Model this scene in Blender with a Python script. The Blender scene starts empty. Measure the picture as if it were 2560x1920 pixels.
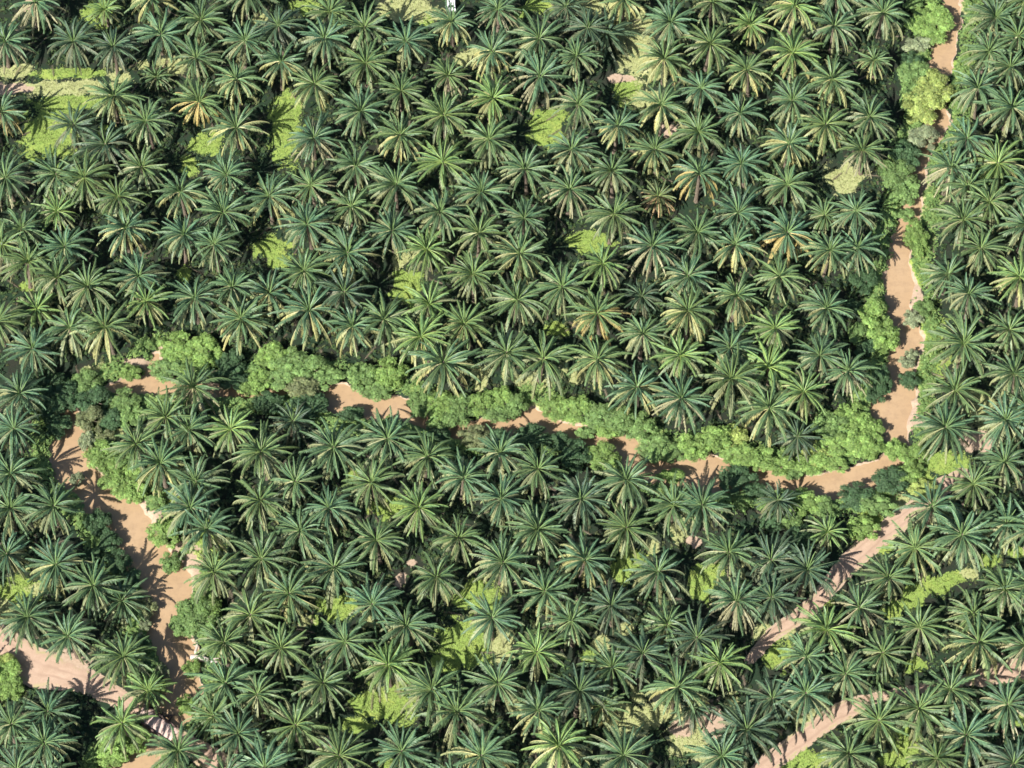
import bpy, math, random
import numpy as np
from mathutils import Vector

C = bpy.context.scene.collection
R = math.radians
rng = np.random.default_rng(7)
random.seed(7)

# ------------------------------------------------------------------ camera
PITCH, DIST, WIDTH = R(57), 570.0, 184.0
cam_d = bpy.data.cameras.new('camera')
cam = bpy.data.objects.new('camera', cam_d)
C.objects.link(cam)
cam.location = (0, -DIST * math.cos(PITCH), DIST * math.sin(PITCH))
cam.rotation_euler = (R(90) - PITCH, 0, 0)
cam_d.sensor_width = 36
cam_d.lens = 36 * DIST / WIDTH
cam_d.clip_start, cam_d.clip_end = 1, 6000
bpy.context.scene.camera = cam

FX = 2560 * DIST / WIDTH
RIGHT = np.array([1, 0, 0.])
FWD = np.array([0, math.cos(PITCH), -math.sin(PITCH)])
UP = np.array([0, math.sin(PITCH), math.cos(PITCH)])
CAM = np.array(cam.location)


def P(px, py, z=0.0):
    """point of the world at height z seen at photo pixel (px, py)"""
    d = FWD + RIGHT * ((px - 1280) / FX) - UP * ((py - 960) / FX)
    t = (z - CAM[2]) / d[2]
    return CAM + d * t


TILE = {'A': (0, 0), 'B': (1, 0), 'C': (2, 0), 'D': (3, 0),
        'E': (0, 1), 'F': (1, 1), 'G': (2, 1), 'H': (3, 1),
        'I': (0, 2), 'J': (1, 2), 'K': (2, 2), 'L': (3, 2)}
KT = 640 / 1659


def px(t, x, y):
    c, r = TILE[t]
    return c * 640 + x * KT, r * 640 + y * KT


# ------------------------------------------------------------------ materials
def new_mat(name):
    m = bpy.data.materials.new(name)
    m.use_nodes = True
    nt = m.node_tree
    nt.nodes.clear()
    out = nt.nodes.new('ShaderNodeOutputMaterial')
    return m, nt, out


def node(nt, kind, **kw):
    n = nt.nodes.new(kind)
    for k, v in kw.items():
        if k in n.inputs:
            n.inputs[k].default_value = v
        else:
            setattr(n, k, v)
    return n


def mixcol(nt, fac, a, b, mode='MIX'):
    n = nt.nodes.new('ShaderNodeMix')
    n.data_type = 'RGBA'
    n.blend_type = mode
    for sock, v in ((n.inputs[0], fac), (n.inputs[6], a), (n.inputs[7], b)):
        if isinstance(v, bpy.types.NodeSocket):
            nt.links.new(v, sock)
        elif isinstance(v, tuple):
            sock.default_value = v + (1,) if len(v) == 3 else v
        else:
            sock.default_value = v
    return n.outputs[2]


def noise(nt, scale, detail=4, rough=.6, coord=None):
    n = node(nt, 'ShaderNodeTexNoise', Scale=scale, Detail=detail, Roughness=rough)
    if coord is None:
        coord = nt.nodes.new('ShaderNodeNewGeometry').outputs['Position']
    nt.links.new(coord, n.inputs['Vector'])
    return n.outputs['Fac']


def ramp(nt, fac, a, b):
    n = node(nt, 'ShaderNodeMapRange')
    n.inputs['From Min'].default_value = a
    n.inputs['From Max'].default_value = b
    nt.links.new(fac, n.inputs['Value'])
    return n.outputs['Result']


def math_n(nt, op, a, b):
    n = node(nt, 'ShaderNodeMath', operation=op)
    for s, v in ((n.inputs[0], a), (n.inputs[1], b)):
        if isinstance(v, bpy.types.NodeSocket):
            nt.links.new(v, s)
        else:
            s.default_value = v
    return n.outputs[0]


def attr(nt, name):
    return node(nt, 'ShaderNodeAttribute', attribute_name=name)


def leaf_material(name, transl, rough, spec, nscale):
    """object colour x per-leaf tint; thin leaf with some light coming through"""
    m, nt, out = new_mat(name)
    oi = nt.nodes.new('ShaderNodeObjectInfo')
    tint = attr(nt, 'tint').outputs['Color']
    col = mixcol(nt, 1.0, oi.outputs['Color'], tint, 'MULTIPLY')
    nz = noise(nt, nscale, 3)
    col = mixcol(nt, ramp(nt, nz, .3, .7), mixcol(nt, 1.0, col, (.78, .80, .80), 'MULTIPLY'), mixcol(nt, 1.0, col, (1.22, 1.2, 1.15), 'MULTIPLY'))
    p = node(nt, 'ShaderNodeBsdfPrincipled', Roughness=rough)
    p.inputs['Specular IOR Level'].default_value = spec
    nt.links.new(col, p.inputs['Base Color'])
    tr = nt.nodes.new('ShaderNodeBsdfTranslucent')
    nt.links.new(mixcol(nt, 1.0, col, (1.1, 1.25, .6), 'MULTIPLY'), tr.inputs['Color'])
    mx = node(nt, 'ShaderNodeMixShader')
    mx.inputs[0].default_value = transl
    nt.links.new(p.outputs[0], mx.inputs[1])
    nt.links.new(tr.outputs[0], mx.inputs[2])
    nt.links.new(mx.outputs[0], out.inputs['Surface'])
    return m


def plain_material(name, a, b, scale, rough=.8, bump=0.0, spec=.3, detail=5):
    m, nt, out = new_mat(name)
    nz = noise(nt, scale, detail)
    col = mixcol(nt, ramp(nt, nz, .3, .7), a, b)
    p = node(nt, 'ShaderNodeBsdfPrincipled', Roughness=rough)
    p.inputs['Specular IOR Level'].default_value = spec
    nt.links.new(col, p.inputs['Base Color'])
    if bump:
        bp = node(nt, 'ShaderNodeBump', Strength=bump)
        nt.links.new(nz, bp.inputs['Height'])
        nt.links.new(bp.outputs[0], p.inputs['Normal'])
    nt.links.new(p.outputs[0], out.inputs['Surface'])
    return m


M_FROND = leaf_material('palm_frond', .11, .42, .27, 2.5)
M_LEAF = leaf_material('broad_leaf', .25, .5, .3, 1.2)
M_GRASS = leaf_material('grass_blade', .25, .6, .2, .5)
M_TRUNK = plain_material('palm_trunk', (.09, .07, .05), (.22, .18, .14), 6, .9, .6)
M_BARK = plain_material('tree_bark', (.10, .08, .06), (.24, .20, .16), 5, .9, .5)
M_LOG = plain_material('bleached_wood', (.42, .36, .31), (.56, .50, .45), 7, .8, .4)
M_DARKLOG = plain_material('wet_log', (.05, .035, .03), (.13, .09, .08), 4, .7, .5)
M_DECK = plain_material('packed_earth_deck', (.50, .36, .31), (.64, .49, .43), 1.6, .9, .3)
M_WHITE = plain_material('white_paint', (.78, .79, .82), (.84, .85, .87), .8, .25, 0, .5)
M_GLASS = plain_material('car_glass', (.02, .025, .03), (.03, .035, .04), 1, .08, 0, .5)
M_RUBBER = plain_material('tyre_rubber', (.02, .02, .02), (.03, .03, .03), 3, .8)
M_STEEL = plain_material('wheel_steel', (.45, .45, .46), (.5, .5, .5), 3, .4)


# ------------------------------------------------------------------ mesh helpers
class Geo:
    """collects quads/tris with a tint per face"""

    def __init__(self):
        self.v, self.f, self.t = [], [], []

    def add(self, verts, faces, tint=(1, 1, 1)):
        o = len(self.v)
        self.v.extend(verts)
        for f in faces:
            self.f.append(tuple(i + o for i in f))
            self.t.append(tint)

    def mesh(self, name, mat, smooth=False):
        me = bpy.data.meshes.new(name)
        me.from_pydata([tuple(map(float, p)) for p in self.v], [], self.f)
        me.materials.append(mat)
        a = me.attributes.new('tint', 'FLOAT_COLOR', 'FACE')
        buf = np.ones((len(self.f), 4), np.float32)
        buf[:, :3] = np.array(self.t, np.float32).reshape(-1, 3)
        a.data.foreach_set('color', buf.ravel())
        if smooth:
            me.polygons.foreach_set('use_smooth', [True] * len(me.polygons))
        me.update()
        return me

    def tube(self, pts, radii, n=6, tint=(1, 1, 1), cap=True):
        pts = [np.array(p, float) for p in pts]
        rings = []
        ref = np.array([.31, .87, .23])
        for i, p in enumerate(pts):
            a = pts[min(i + 1, len(pts) - 1)] - pts[max(i - 1, 0)]
            a /= np.linalg.norm(a) + 1e-9
            u = np.cross(a, ref)
            if np.linalg.norm(u) < .05:
                u = np.cross(a, np.array([1., 0, 0]))
            u /= np.linalg.norm(u)
            w = np.cross(a, u)
            rings.append([p + radii[i] * (u * math.cos(k * 2 * math.pi / n) + w * math.sin(k * 2 * math.pi / n)) for k in range(n)])
        verts = [q for r in rings for q in r]
        faces = []
        for i in range(len(pts) - 1):
            for k in range(n):
                faces.append((i * n + k, i * n + (k + 1) % n, (i + 1) * n + (k + 1) % n, (i + 1) * n + k))
        if cap:
            faces.append(tuple(range(n))[::-1])
            faces.append(tuple((len(pts) - 1) * n + k for k in range(n)))
        self.add(verts, faces, tint)

    def box(self, c, s, rz=0.0, tint=(1, 1, 1), bevel=0.0):
        c = np.array(c, float)
        hx, hy, hz = [k / 2 for k in s]
        b = min(bevel, hx * .9, hy * .9, hz * .9)
        ca, sa = math.cos(rz), math.sin(rz)
        lay = []
        for z, ins in ((-hz, b), (-hz + b, 0), (hz - b, 0), (hz, b)) if b else ((-hz, 0), (hz, 0)):
            for x, y in ((-hx + ins, -hy + ins), (hx - ins, -hy + ins), (hx - ins, hy - ins), (-hx + ins, hy - ins)):
                lay.append(c + np.array([x * ca - y * sa, x * sa + y * ca, z]))
        nl = len(lay) // 4
        faces = [(3, 2, 1, 0), tuple((nl - 1) * 4 + k for k in range(4))]
        for i in range(nl - 1):
            for k in range(4):
                faces.append((i * 4 + k, i * 4 + (k + 1) % 4, i * 4 + 4 + (k + 1) % 4, i * 4 + 4 + k))
        self.add(lay, faces, tint)


def link(name, data, parent=None, color=None):
    o = bpy.data.objects.new(name, data)
    C.objects.link(o)
    if parent is not None:
        o.parent = parent
    if color is not None:
        o.color = tuple(color) + (1,)
    return o


def tag(o, label=None, cat=None, group=None, kind=None):
    for k, v in (('label', label), ('category', cat), ('group', group), ('kind', kind)):
        if v:
            o[k] = v
    return o


# ------------------------------------------------------------------ the watercourse, the tracks and the ground
def poly(spec):
    """'T x y w' entries -> ground points (N,2) and half widths (metres)"""
    pts, w = [], []
    for t, x, y, wd in spec:
        q = P(*px(t, x, y))
        pts.append(q[:2])
        w.append(wd / 2)
    return np.array(pts), np.array(w)


def smooth_line(pts, w, step=1.0):
    """Catmull-Rom through the points"""
    out, ow = [], []
    n = len(pts)
    for i in range(n - 1):
        p0, p1, p2, p3 = pts[max(i - 1, 0)], pts[i], pts[i + 1], pts[min(i + 2, n - 1)]
        m = max(2, int(np.linalg.norm(p2 - p1) / step))
        for k in range(m):
            t = k / m
            out.append(.5 * ((2 * p1) + (p2 - p0) * t + (2 * p0 - 5 * p1 + 4 * p2 - p3) * t * t + (3 * p1 - p0 - 3 * p2 + p3) * t ** 3))
            ow.append(w[i] * (1 - t) + w[i + 1] * t)
    out.append(pts[-1])
    ow.append(w[-1])
    return np.array(out), np.array(ow)


RIVERS = [
    [('D', 1190, -120, 3.4), ('D', 1175, 120, 3.4), ('D', 1130, 360, 4.6), ('D', 1080, 600, 4), ('D', 1090, 800, 3.4), ('D', 990, 1000, 3),
     ('D', 950, 1180, 2.6), ('D', 925, 1380, 3), ('D', 880, 1560, 3.4), ('H', 860, 20, 3.2), ('H', 845, 170, 5), ('H', 850, 330, 4.2),
     ('H', 900, 470, 4.8), ('H', 900, 600, 4.6), ('H', 850, 690, 4.6), ('H', 870, 850, 4.4), ('H', 790, 990, 6.4), ('H', 820, 1120, 4.4),
     ('H', 840, 1240, 3.0), ('H', 780, 1340, 3.4), ('H', 620, 1440, 5.2), ('H', 420, 1490, 5.6), ('H', 230, 1480, 3.7), ('H', 60, 1440, 4.2),
     ('G', 1500, 1440, 6.1), ('G', 1260, 1400, 7.9), ('G', 1020, 1390, 5.4), ('G', 860, 1370, 5.6), ('G', 760, 1240, 5.6), ('G', 580, 1180, 3.7),
     ('G', 350, 1140, 3.7), ('G', 130, 1060, 5.2), ('F', 1600, 1110, 4.0), ('F', 1430, 1120, 4.0), ('F', 1280, 1110, 4.0), ('F', 1080, 1040, 4.2),
     ('F', 900, 980, 4.4), ('F', 700, 970, 5.4), ('F', 540, 930, 6.6), ('F', 420, 850, 2.6), ('F', 200, 860, 2.4), ('E', 1500, 880, 2.4),
     ('E', 1180, 850, 2.8), ('E', 960, 830, 4.0), ('E', 820, 850, 3.6), ('E', 700, 880, 1.6)],
    [('E', 412, 1000, 3.0), ('E', 452, 1080, 5.2), ('E', 452, 1280, 7.0), ('E', 532, 1440, 6.3), ('E', 652, 1560, 6.6),
     ('I', 772, 20, 8.1), ('I', 862, 170, 7.7), ('I', 972, 330, 7.5), ('I', 1082, 470, 8.1), ('I', 1072, 620, 7.0), ('I', 1072, 780, 5.2),
     ('I', 1152, 900, 6.6), ('I', 1162, 1060, 5.9), ('I', 1202, 1190, 5.2), ('I', 1120, 1320, 4.4), ('I', 1010, 1430, 5.0), ('I', 900, 1570, 6.4),
     ('I', 780, 1720, 6.4), ('I', 640, 1900, 6.4)],
    [('E', 960, 830, 2.6), ('E', 975, 740, 2.0), ('E', 1010, 640, 1.0)],
]
TRACKS = [
    [('H', 1260, 1420, 2.2), ('H', 1120, 1500, 2.8), ('L', 960, -20, 3.2), ('L', 830, 80, 3.4), ('L', 680, 190, 3.5), ('L', 560, 300, 3.4), ('L', 440, 430, 3.0),
     ('L', 330, 560, 2.5), ('L', 200, 680, 2.2), ('L', 60, 770, 2.0), ('K', 1620, 870, 1.6), ('K', 1540, 960, 1.2)],
    [('L', -150, 1790, 3.3), ('L', 20, 1620, 3.0), ('L', 180, 1500, 3.0), ('L', 400, 1340, 3.0), ('L', 560, 1260, 2.8), ('L', 680, 1210, 1.3), ('L', 1000, 1140, 1.2),
     ('L', 1300, 1090, 1.6), ('L', 1420, 1065, 3.0), ('L', 1660, 1010, 3.6), ('L', 1900, 950, 3.6)],
    [('I', -160, 720, 4.4), ('I', 0, 830, 4.8), ('I', 120, 930, 5.6), ('I', 240, 1010, 6.8), ('I', 380, 1050, 5.4), ('I', 560, 1100, 4.0), ('I', 720, 1180, 3.2),
     ('I', 860, 1265, 2.8), ('I', 940, 1320, 2.6)],
    [('I', 1110, 1430, 2.4), ('I', 1240, 1520, 2.8), ('I', 1390, 1620, 4.2), ('I', 1560, 1760, 4.0)],
]
TRACK_LABEL = ['pink diagonal track running down from the stream corner', 'pink track crossing the bottom right corner', 'wide pink track entering at lower left', 'short pink track beyond the small log bridge']

riv = [smooth_line(*poly(r), 1.2) for r in RIVERS]
trk = [smooth_line(*poly(r), .5) for r in TRACKS]


def line_sdf(X, Y, pts, w):
    """signed distance (metres) to a strip of varying half width"""
    d = np.full(X.shape, 1e3, np.float32)
    for (a, b, wa, wb) in zip(pts[:-1], pts[1:], w[:-1], w[1:]):
        x0, x1 = min(a[0], b[0]) - 9, max(a[0], b[0]) + 9
        y0, y1 = min(a[1], b[1]) - 9, max(a[1], b[1]) + 9
        m = (X > x0) & (X < x1) & (Y > y0) & (Y < y1)
        if not m.any():
            continue
        xx, yy = X[m], Y[m]
        e = b - a
        t = np.clip(((xx - a[0]) * e[0] + (yy - a[1]) * e[1]) / (e @ e + 1e-9), 0, 1)
        dd = np.hypot(xx - a[0] - t * e[0], yy - a[1] - t * e[1]) - (wa + (wb - wa) * t)
        d[m] = np.minimum(d[m], dd)
    return d


def vnoise(X, Y, s, seed):
    """cheap smooth value noise, -1..1"""
    g = np.random.default_rng(seed).uniform(-1, 1, (128, 128))
    x, y = X / s + 500, Y / s + 500
    xi, yi = np.floor(x).astype(int), np.floor(y).astype(int)
    fx, fy = x - xi, y - yi
    fx, fy = fx * fx * (3 - 2 * fx), fy * fy * (3 - 2 * fy)
    a, b = g[xi % 128, yi % 128], g[(xi + 1) % 128, yi % 128]
    c, d = g[xi % 128, (yi + 1) % 128], g[(xi + 1) % 128, (yi + 1) % 128]
    return (a * (1 - fx) + b * fx) * (1 - fy) + (c * (1 - fx) + d * fx) * fy


# clearings: tile, x, y, rx, ry (tile units in the photo), l = lime grass, d = dry straw grass, s = bare pink sand
CLEAR = '''
A 320 860 190 260 l;A 400 480 330 45 l;A 480 660 280 60 l;A 250 575 500 62 d;A 80 572 160 46 s;A 600 560 200 60 d;A 1330 930 120 90 l;A 1110 430 110 80 d;A 640 90 130 110 l;A 90 460 150 60 d;A 770 490 90 60 d;A 690 840 60 60 l
A 930 420 50 40 d;A 200 30 60 80 s;A 1230 1080 70 70 l;B 190 860 110 330 l;B 1000 60 220 110 d;B 330 40 120 60 l;B 1100 130 60 70 l;B 1390 380 130 70 d;B 100 1610 140 90 l;B 1000 1640 120 60 d;B 820 60 60 70 d;B 20 130 60 60 d
C 180 30 140 70 l;C 480 30 150 90 d;C 800 280 150 330 d;C 760 600 110 110 l;C 215 820 140 180 l;C 500 1570 160 80 l;C 60 80 60 50 l;C 700 510 120 34 s;C 850 640 130 90 d;C 920 480 110 60 d;C 1010 850 70 60 s
D 490 1150 150 110 d;D 1240 430 90 50 l;D 1000 1190 70 140 d;D 1010 1400 60 90 d;D 950 1540 90 150 l;D 1290 30 90 60 d;D 1130 800 80 40 s;D 1010 1560 70 110 d
F 980 200 110 160 l;F 870 1640 150 70 l;F 640 1440 70 60 l;F 130 40 90 70 l;F 1440 800 60 90 d;F 930 30 70 60 d;F 1560 1380 60 50 d
G 300 480 90 60 l;G 100 960 130 90 d;G 980 170 80 40 d;G 130 820 130 70 d;G 420 780 130 70 d
H 1060 560 110 330 l;H 1000 760 60 120 l;H 970 100 90 130 l;H 1130 1340 190 90 l;H 1390 1010 130 130 d;H 960 1340 130 130 l;H 990 1470 130 90 l;H 930 1000 80 180 s;H 980 300 60 120 s;H 960 560 60 160 s;H 1350 1200 110 80 s;H 850 1600 90 60 d;H 1300 930 90 70 d;H 760 1450 100 60 s
I 110 500 140 110 l;I 30 650 90 80 d;I 30 1060 130 150 l;I 1330 250 150 90 l;I 1150 230 60 60 s;I 1240 350 90 120 s;I 340 1000 240 110 s;I 1240 960 60 60 s;I 1000 20 60 40 s;I 230 60 40 40 d;I 1130 800 60 50 s;I 1330 80 60 60 l;I 230 500 60 40 d;I 700 1110 60 40 d
J 560 620 150 80 l;J 1440 560 150 120 l;J 1350 860 190 160 l;J 830 1250 230 130 l;J 640 1390 90 70 l;J 740 690 70 60 d;J 1010 325 50 34 s;J 850 1630 80 50 l;J 430 1490 60 40 s;J 935 450 45 60 s;J 1250 980 110 70 l;J 310 370 50 30 d;J 350 700 60 40 l;J 1600 860 80 120 d;J 330 700 60 40 d
K 780 310 110 80 l;K 690 400 70 80 l;K 900 220 60 50 d;K 1230 470 80 110 l;K 1290 380 90 60 l;K 740 1330 150 120 d;K 950 1310 110 80 d;K 1170 1450 170 150 d;K 1290 1330 90 130 s;K 580 860 80 70 d;K 1640 780 80 80 d;K 1080 110 60 90 d;K 1180 190 50 50 s;K 1100 1400 90 60 s;K 740 760 60 40 d;K 1420 1230 60 60 d;K 430 620 50 40 d;K 500 940 70 50 l;K 810 1200 60 60 d;K 10 1270 60 50 d
L 950 550 75 100 l;L 1090 480 85 80 l;L 1190 430 90 55 l;L 1310 400 60 34 d;L 1440 320 75 48 l;L 1610 260 60 32 l;L 800 640 60 60 l;L 900 1480 110 110 l;L 800 1610 120 60 l;L 210 1620 190 70 l;L 230 1330 90 70 d;L 950 1000 70 50 l;L 60 920 100 110 l;L 740 200 70 60 l;L 640 90 130 80 l;L 90 760 120 60 d;L 340 590 70 40 l;L 520 1320 60 40 d;L 1640 1350 50 60 l
E 560 1180 80 60 d;E 630 760 110 60 d;E 1060 580 60 70 s;E 900 700 130 50 s;E 180 190 60 50 l;E 550 1270 80 70 s;E 520 1380 60 60 s;E 720 1150 80 40 d;E 970 1590 90 40 s;E 1100 1560 80 50 l;E 480 1540 60 30 d;E 1190 120 60 60 l
'''
clear = []
for item in CLEAR.replace('\n', ';').split(';'):
    if item.strip():
        t, x, y, rx, ry, k = item.split()
        q = P(*px(t, float(x), float(y)))
        clear.append((q[0], q[1], float(rx) / 35.9, float(ry) / 35.9 / .866, k))

gx = np.concatenate([[-2500, -900, -400, -220, -150], np.arange(-112, 112.01, .45), [150, 220, 400, 900, 2500]])
gy = np.concatenate([[-2500, -900, -400, -200, -120], np.arange(-92, 108.01, .45), [140, 220, 400, 900, 2500]])
X, Y = np.meshgrid(gx, gy)
X = X.astype(np.float32)
Y = Y.astype(np.float32)
RS = np.minimum.reduce([line_sdf(X, Y, p, w) for p, w in riv])
RS = RS + .45 * vnoise(X, Y, 1.7, 3) + .25 * vnoise(X, Y, .8, 4)
TS = np.minimum.reduce([line_sdf(X, Y, p, w) for p, w in trk])
Z = .10 * vnoise(X, Y, 5, 5) + .05 * vnoise(X, Y, 1.6, 6)
Z = Z * np.clip((TS - .2) / 2, 0, 1)
bank = np.clip((RS + .55) / 1.5, 0, 1)                       # 0 in the channel, 1 on the bank
bank = bank * bank * (3 - 2 * bank)
Z = Z * bank - 1.15 * (1 - bank)
lime, dry, sand = (np.zeros(X.shape, np.float32) for _ in range(3))
for cx, cy, rx, ry, k in clear:
    d = np.sqrt(((X - cx) / rx) ** 2 + ((Y - cy) / ry) ** 2)
    v = np.clip(1.35 - d + .35 * vnoise(X, Y, 1.4, 11) + .2 * vnoise(X, Y, .7, 12), 0, 1)
    tgt = {'l': lime, 'd': dry, 's': sand}[k]
    np.maximum(tgt, v, out=tgt)
sand = np.maximum(sand, np.clip((.75 - RS) / .6 + .5 * vnoise(X, Y, 2.2, 14), 0, 1) * (RS < 2))
sand = np.maximum(sand, np.clip(.9 - TS / .7 + .3 * vnoise(X, Y, 1, 15), 0, 1) * (TS < 2))

nx, ny = len(gx), len(gy)
idx = np.arange(nx * ny).reshape(ny, nx)
quads = np.stack([idx[:-1, :-1], idx[:-1, 1:], idx[1:, 1:], idx[1:, :-1]], -1).reshape(-1, 4)
me = bpy.data.meshes.new('ground')
me.vertices.add(nx * ny)
me.vertices.foreach_set('co', np.stack([X, Y, Z], -1).astype(np.float32).ravel())
me.loops.add(quads.size)
me.loops.foreach_set('vertex_index', quads.ravel().astype(np.int32))
me.polygons.add(len(quads))
me.polygons.foreach_set('loop_start', np.arange(0, quads.size, 4, dtype=np.int32))
me.update(calc_edges=True)
me.polygons.foreach_set('use_smooth', [True] * len(quads))
for nm, arr in (('lime', lime), ('dry', dry), ('sand', sand)):
    a = me.attributes.new(nm, 'FLOAT', 'POINT')
    a.data.foreach_set('value', arr.astype(np.float32).ravel())

m, nt, out = new_mat('plantation_ground')
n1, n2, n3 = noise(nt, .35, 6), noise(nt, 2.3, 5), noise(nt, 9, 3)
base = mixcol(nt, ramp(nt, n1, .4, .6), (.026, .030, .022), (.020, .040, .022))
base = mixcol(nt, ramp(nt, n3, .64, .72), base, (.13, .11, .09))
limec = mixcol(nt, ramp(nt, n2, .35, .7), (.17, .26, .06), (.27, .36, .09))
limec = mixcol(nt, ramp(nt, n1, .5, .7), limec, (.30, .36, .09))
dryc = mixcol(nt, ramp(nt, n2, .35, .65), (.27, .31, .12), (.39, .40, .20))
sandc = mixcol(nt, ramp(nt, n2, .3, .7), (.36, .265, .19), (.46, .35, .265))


def gate(a, s):
    v = math_n(nt, 'ADD', attr(nt, a).outputs['Fac'], math_n(nt, 'MULTIPLY', math_n(nt, 'SUBTRACT', n2, .5), s))
    return ramp(nt, v, .38, .58)


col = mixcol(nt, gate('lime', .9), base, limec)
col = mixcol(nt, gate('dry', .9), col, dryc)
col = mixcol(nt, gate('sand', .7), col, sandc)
p = node(nt, 'ShaderNodeBsdfPrincipled', Roughness=.95)
p.inputs['Specular IOR Level'].default_value = .1
bp = node(nt, 'ShaderNodeBump', Strength=.5, Distance=.15)
nt.links.new(n2, bp.inputs['Height'])
nt.links.new(bp.outputs[0], p.inputs['Normal'])
nt.links.new(col, p.inputs['Base Color'])
nt.links.new(p.outputs[0], out.inputs['Surface'])
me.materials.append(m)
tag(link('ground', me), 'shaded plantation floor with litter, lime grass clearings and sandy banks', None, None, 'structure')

# water
g = Geo()
g.add([(-112, -92, -.62), (112, -92, -.62), (112, 108, -.62), (-112, 108, -.62)], [(0, 1, 2, 3)])
m, nt, out = new_mat('muddy_water')
n1, n2 = noise(nt, .16, 4), noise(nt, 3.0, 4)
col = mixcol(nt, ramp(nt, noise(nt, .9, 6, .7), .45, .75), mixcol(nt, ramp(nt, n1, .3, .7), (.375, .255, .150), (.42, .295, .180)), (.32, .222, .138))
p = node(nt, 'ShaderNodeBsdfPrincipled', Roughness=.22)
p.inputs['Specular IOR Level'].default_value = .25
bp = node(nt, 'ShaderNodeBump', Strength=.06, Distance=.05)
nt.links.new(n2, bp.inputs['Height'])
nt.links.new(bp.outputs[0], p.inputs['Normal'])
nt.links.new(col, p.inputs['Base Color'])
nt.links.new(p.outputs[0], out.inputs['Surface'])
tag(link('stream_water', g.mesh('stream_water', m)), 'muddy tan stream water winding between the palms', None, None, 'structure')

# tracks
m, nt, out = new_mat('laterite_track')
n1, n2 = noise(nt, .5, 5), noise(nt, 5, 4)
col = mixcol(nt, ramp(nt, n1, .3, .7), (.42, .30, .222), (.51, .375, .288))
col = mixcol(nt, ramp(nt, n2, .35, .75), mixcol(nt, 1.0, col, (.88, .86, .84), 'MULTIPLY'), col)
ru = math_n(nt, 'MULTIPLY', attr(nt, 'rut').outputs['Fac'], ramp(nt, n2, .2, .7))
col = mixcol(nt, ru, col, (.29, .195, .145))
col = mixcol(nt, math_n(nt, 'MULTIPLY', attr(nt, 'verge').outputs['Fac'], ramp(nt, n1, .45, .55)), col, (.33, .34, .14))
p = node(nt, 'ShaderNodeBsdfPrincipled', Roughness=.95)
p.inputs['Specular IOR Level'].default_value = .1
bp = node(nt, 'ShaderNodeBump', Strength=.4, Distance=.1)
nt.links.new(n2, bp.inputs['Height'])
nt.links.new(bp.outputs[0], p.inputs['Normal'])
nt.links.new(col, p.inputs['Base Color'])
nt.links.new(p.outputs[0], out.inputs['Surface'])
M_TRACK = m
TN = 15
for ti, (pts, w) in enumerate(trk):
    tang = np.gradient(pts, axis=0)
    tang /= np.linalg.norm(tang, axis=1)[:, None]
    nor = np.stack([-tang[:, 1], tang[:, 0]], -1)
    rl = 1 + .22 * vnoise(pts[:, 0], pts[:, 1], 1.1, 31 + ti) + .12 * vnoise(pts[:, 0], pts[:, 1], .5, 41 + ti)
    rr = 1 + .22 * vnoise(pts[:, 0], pts[:, 1], 1.3, 51 + ti) + .12 * vnoise(pts[:, 0], pts[:, 1], .5, 61 + ti)
    V, rut, ver = [], [], []
    for i in range(len(pts)):
        for k in range(TN):
            u = -1 + 2 * k / (TN - 1)
            s = u * w[i] * (rl[i] if u < 0 else rr[i])
            q = pts[i] + nor[i] * s
            mm = abs(abs(u * w[i]) - .78)                      # two wheel ruts 1.6 m apart
            r_ = max(0, 1 - mm / .3)
            V.append((q[0], q[1], .035 - .03 * r_ - (.034 if abs(u) == 1 else 0) + .004))
            rut.append(r_ * .95)
            ver.append(max(0, abs(u) - .72) * 2.6)
    F = [(i * TN + k, i * TN + k + 1, (i + 1) * TN + k + 1, (i + 1) * TN + k) for i in range(len(pts) - 1) for k in range(TN - 1)]
    tm = bpy.data.meshes.new('dirt_track')
    tm.from_pydata(V, [], F)
    for nm, arr in (('rut', rut), ('verge', ver)):
        a = tm.attributes.new(nm, 'FLOAT', 'POINT')
        a.data.foreach_set('value', np.array(arr, np.float32))
    tm.materials.append(M_TRACK)
    tm.polygons.foreach_set('use_smooth', [True] * len(tm.polygons))
    if tm.polygons[0].normal.z < 0:
        tm.flip_normals()
    tag(link('dirt_track', tm), TRACK_LABEL[ti], None, None, 'structure')


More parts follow.
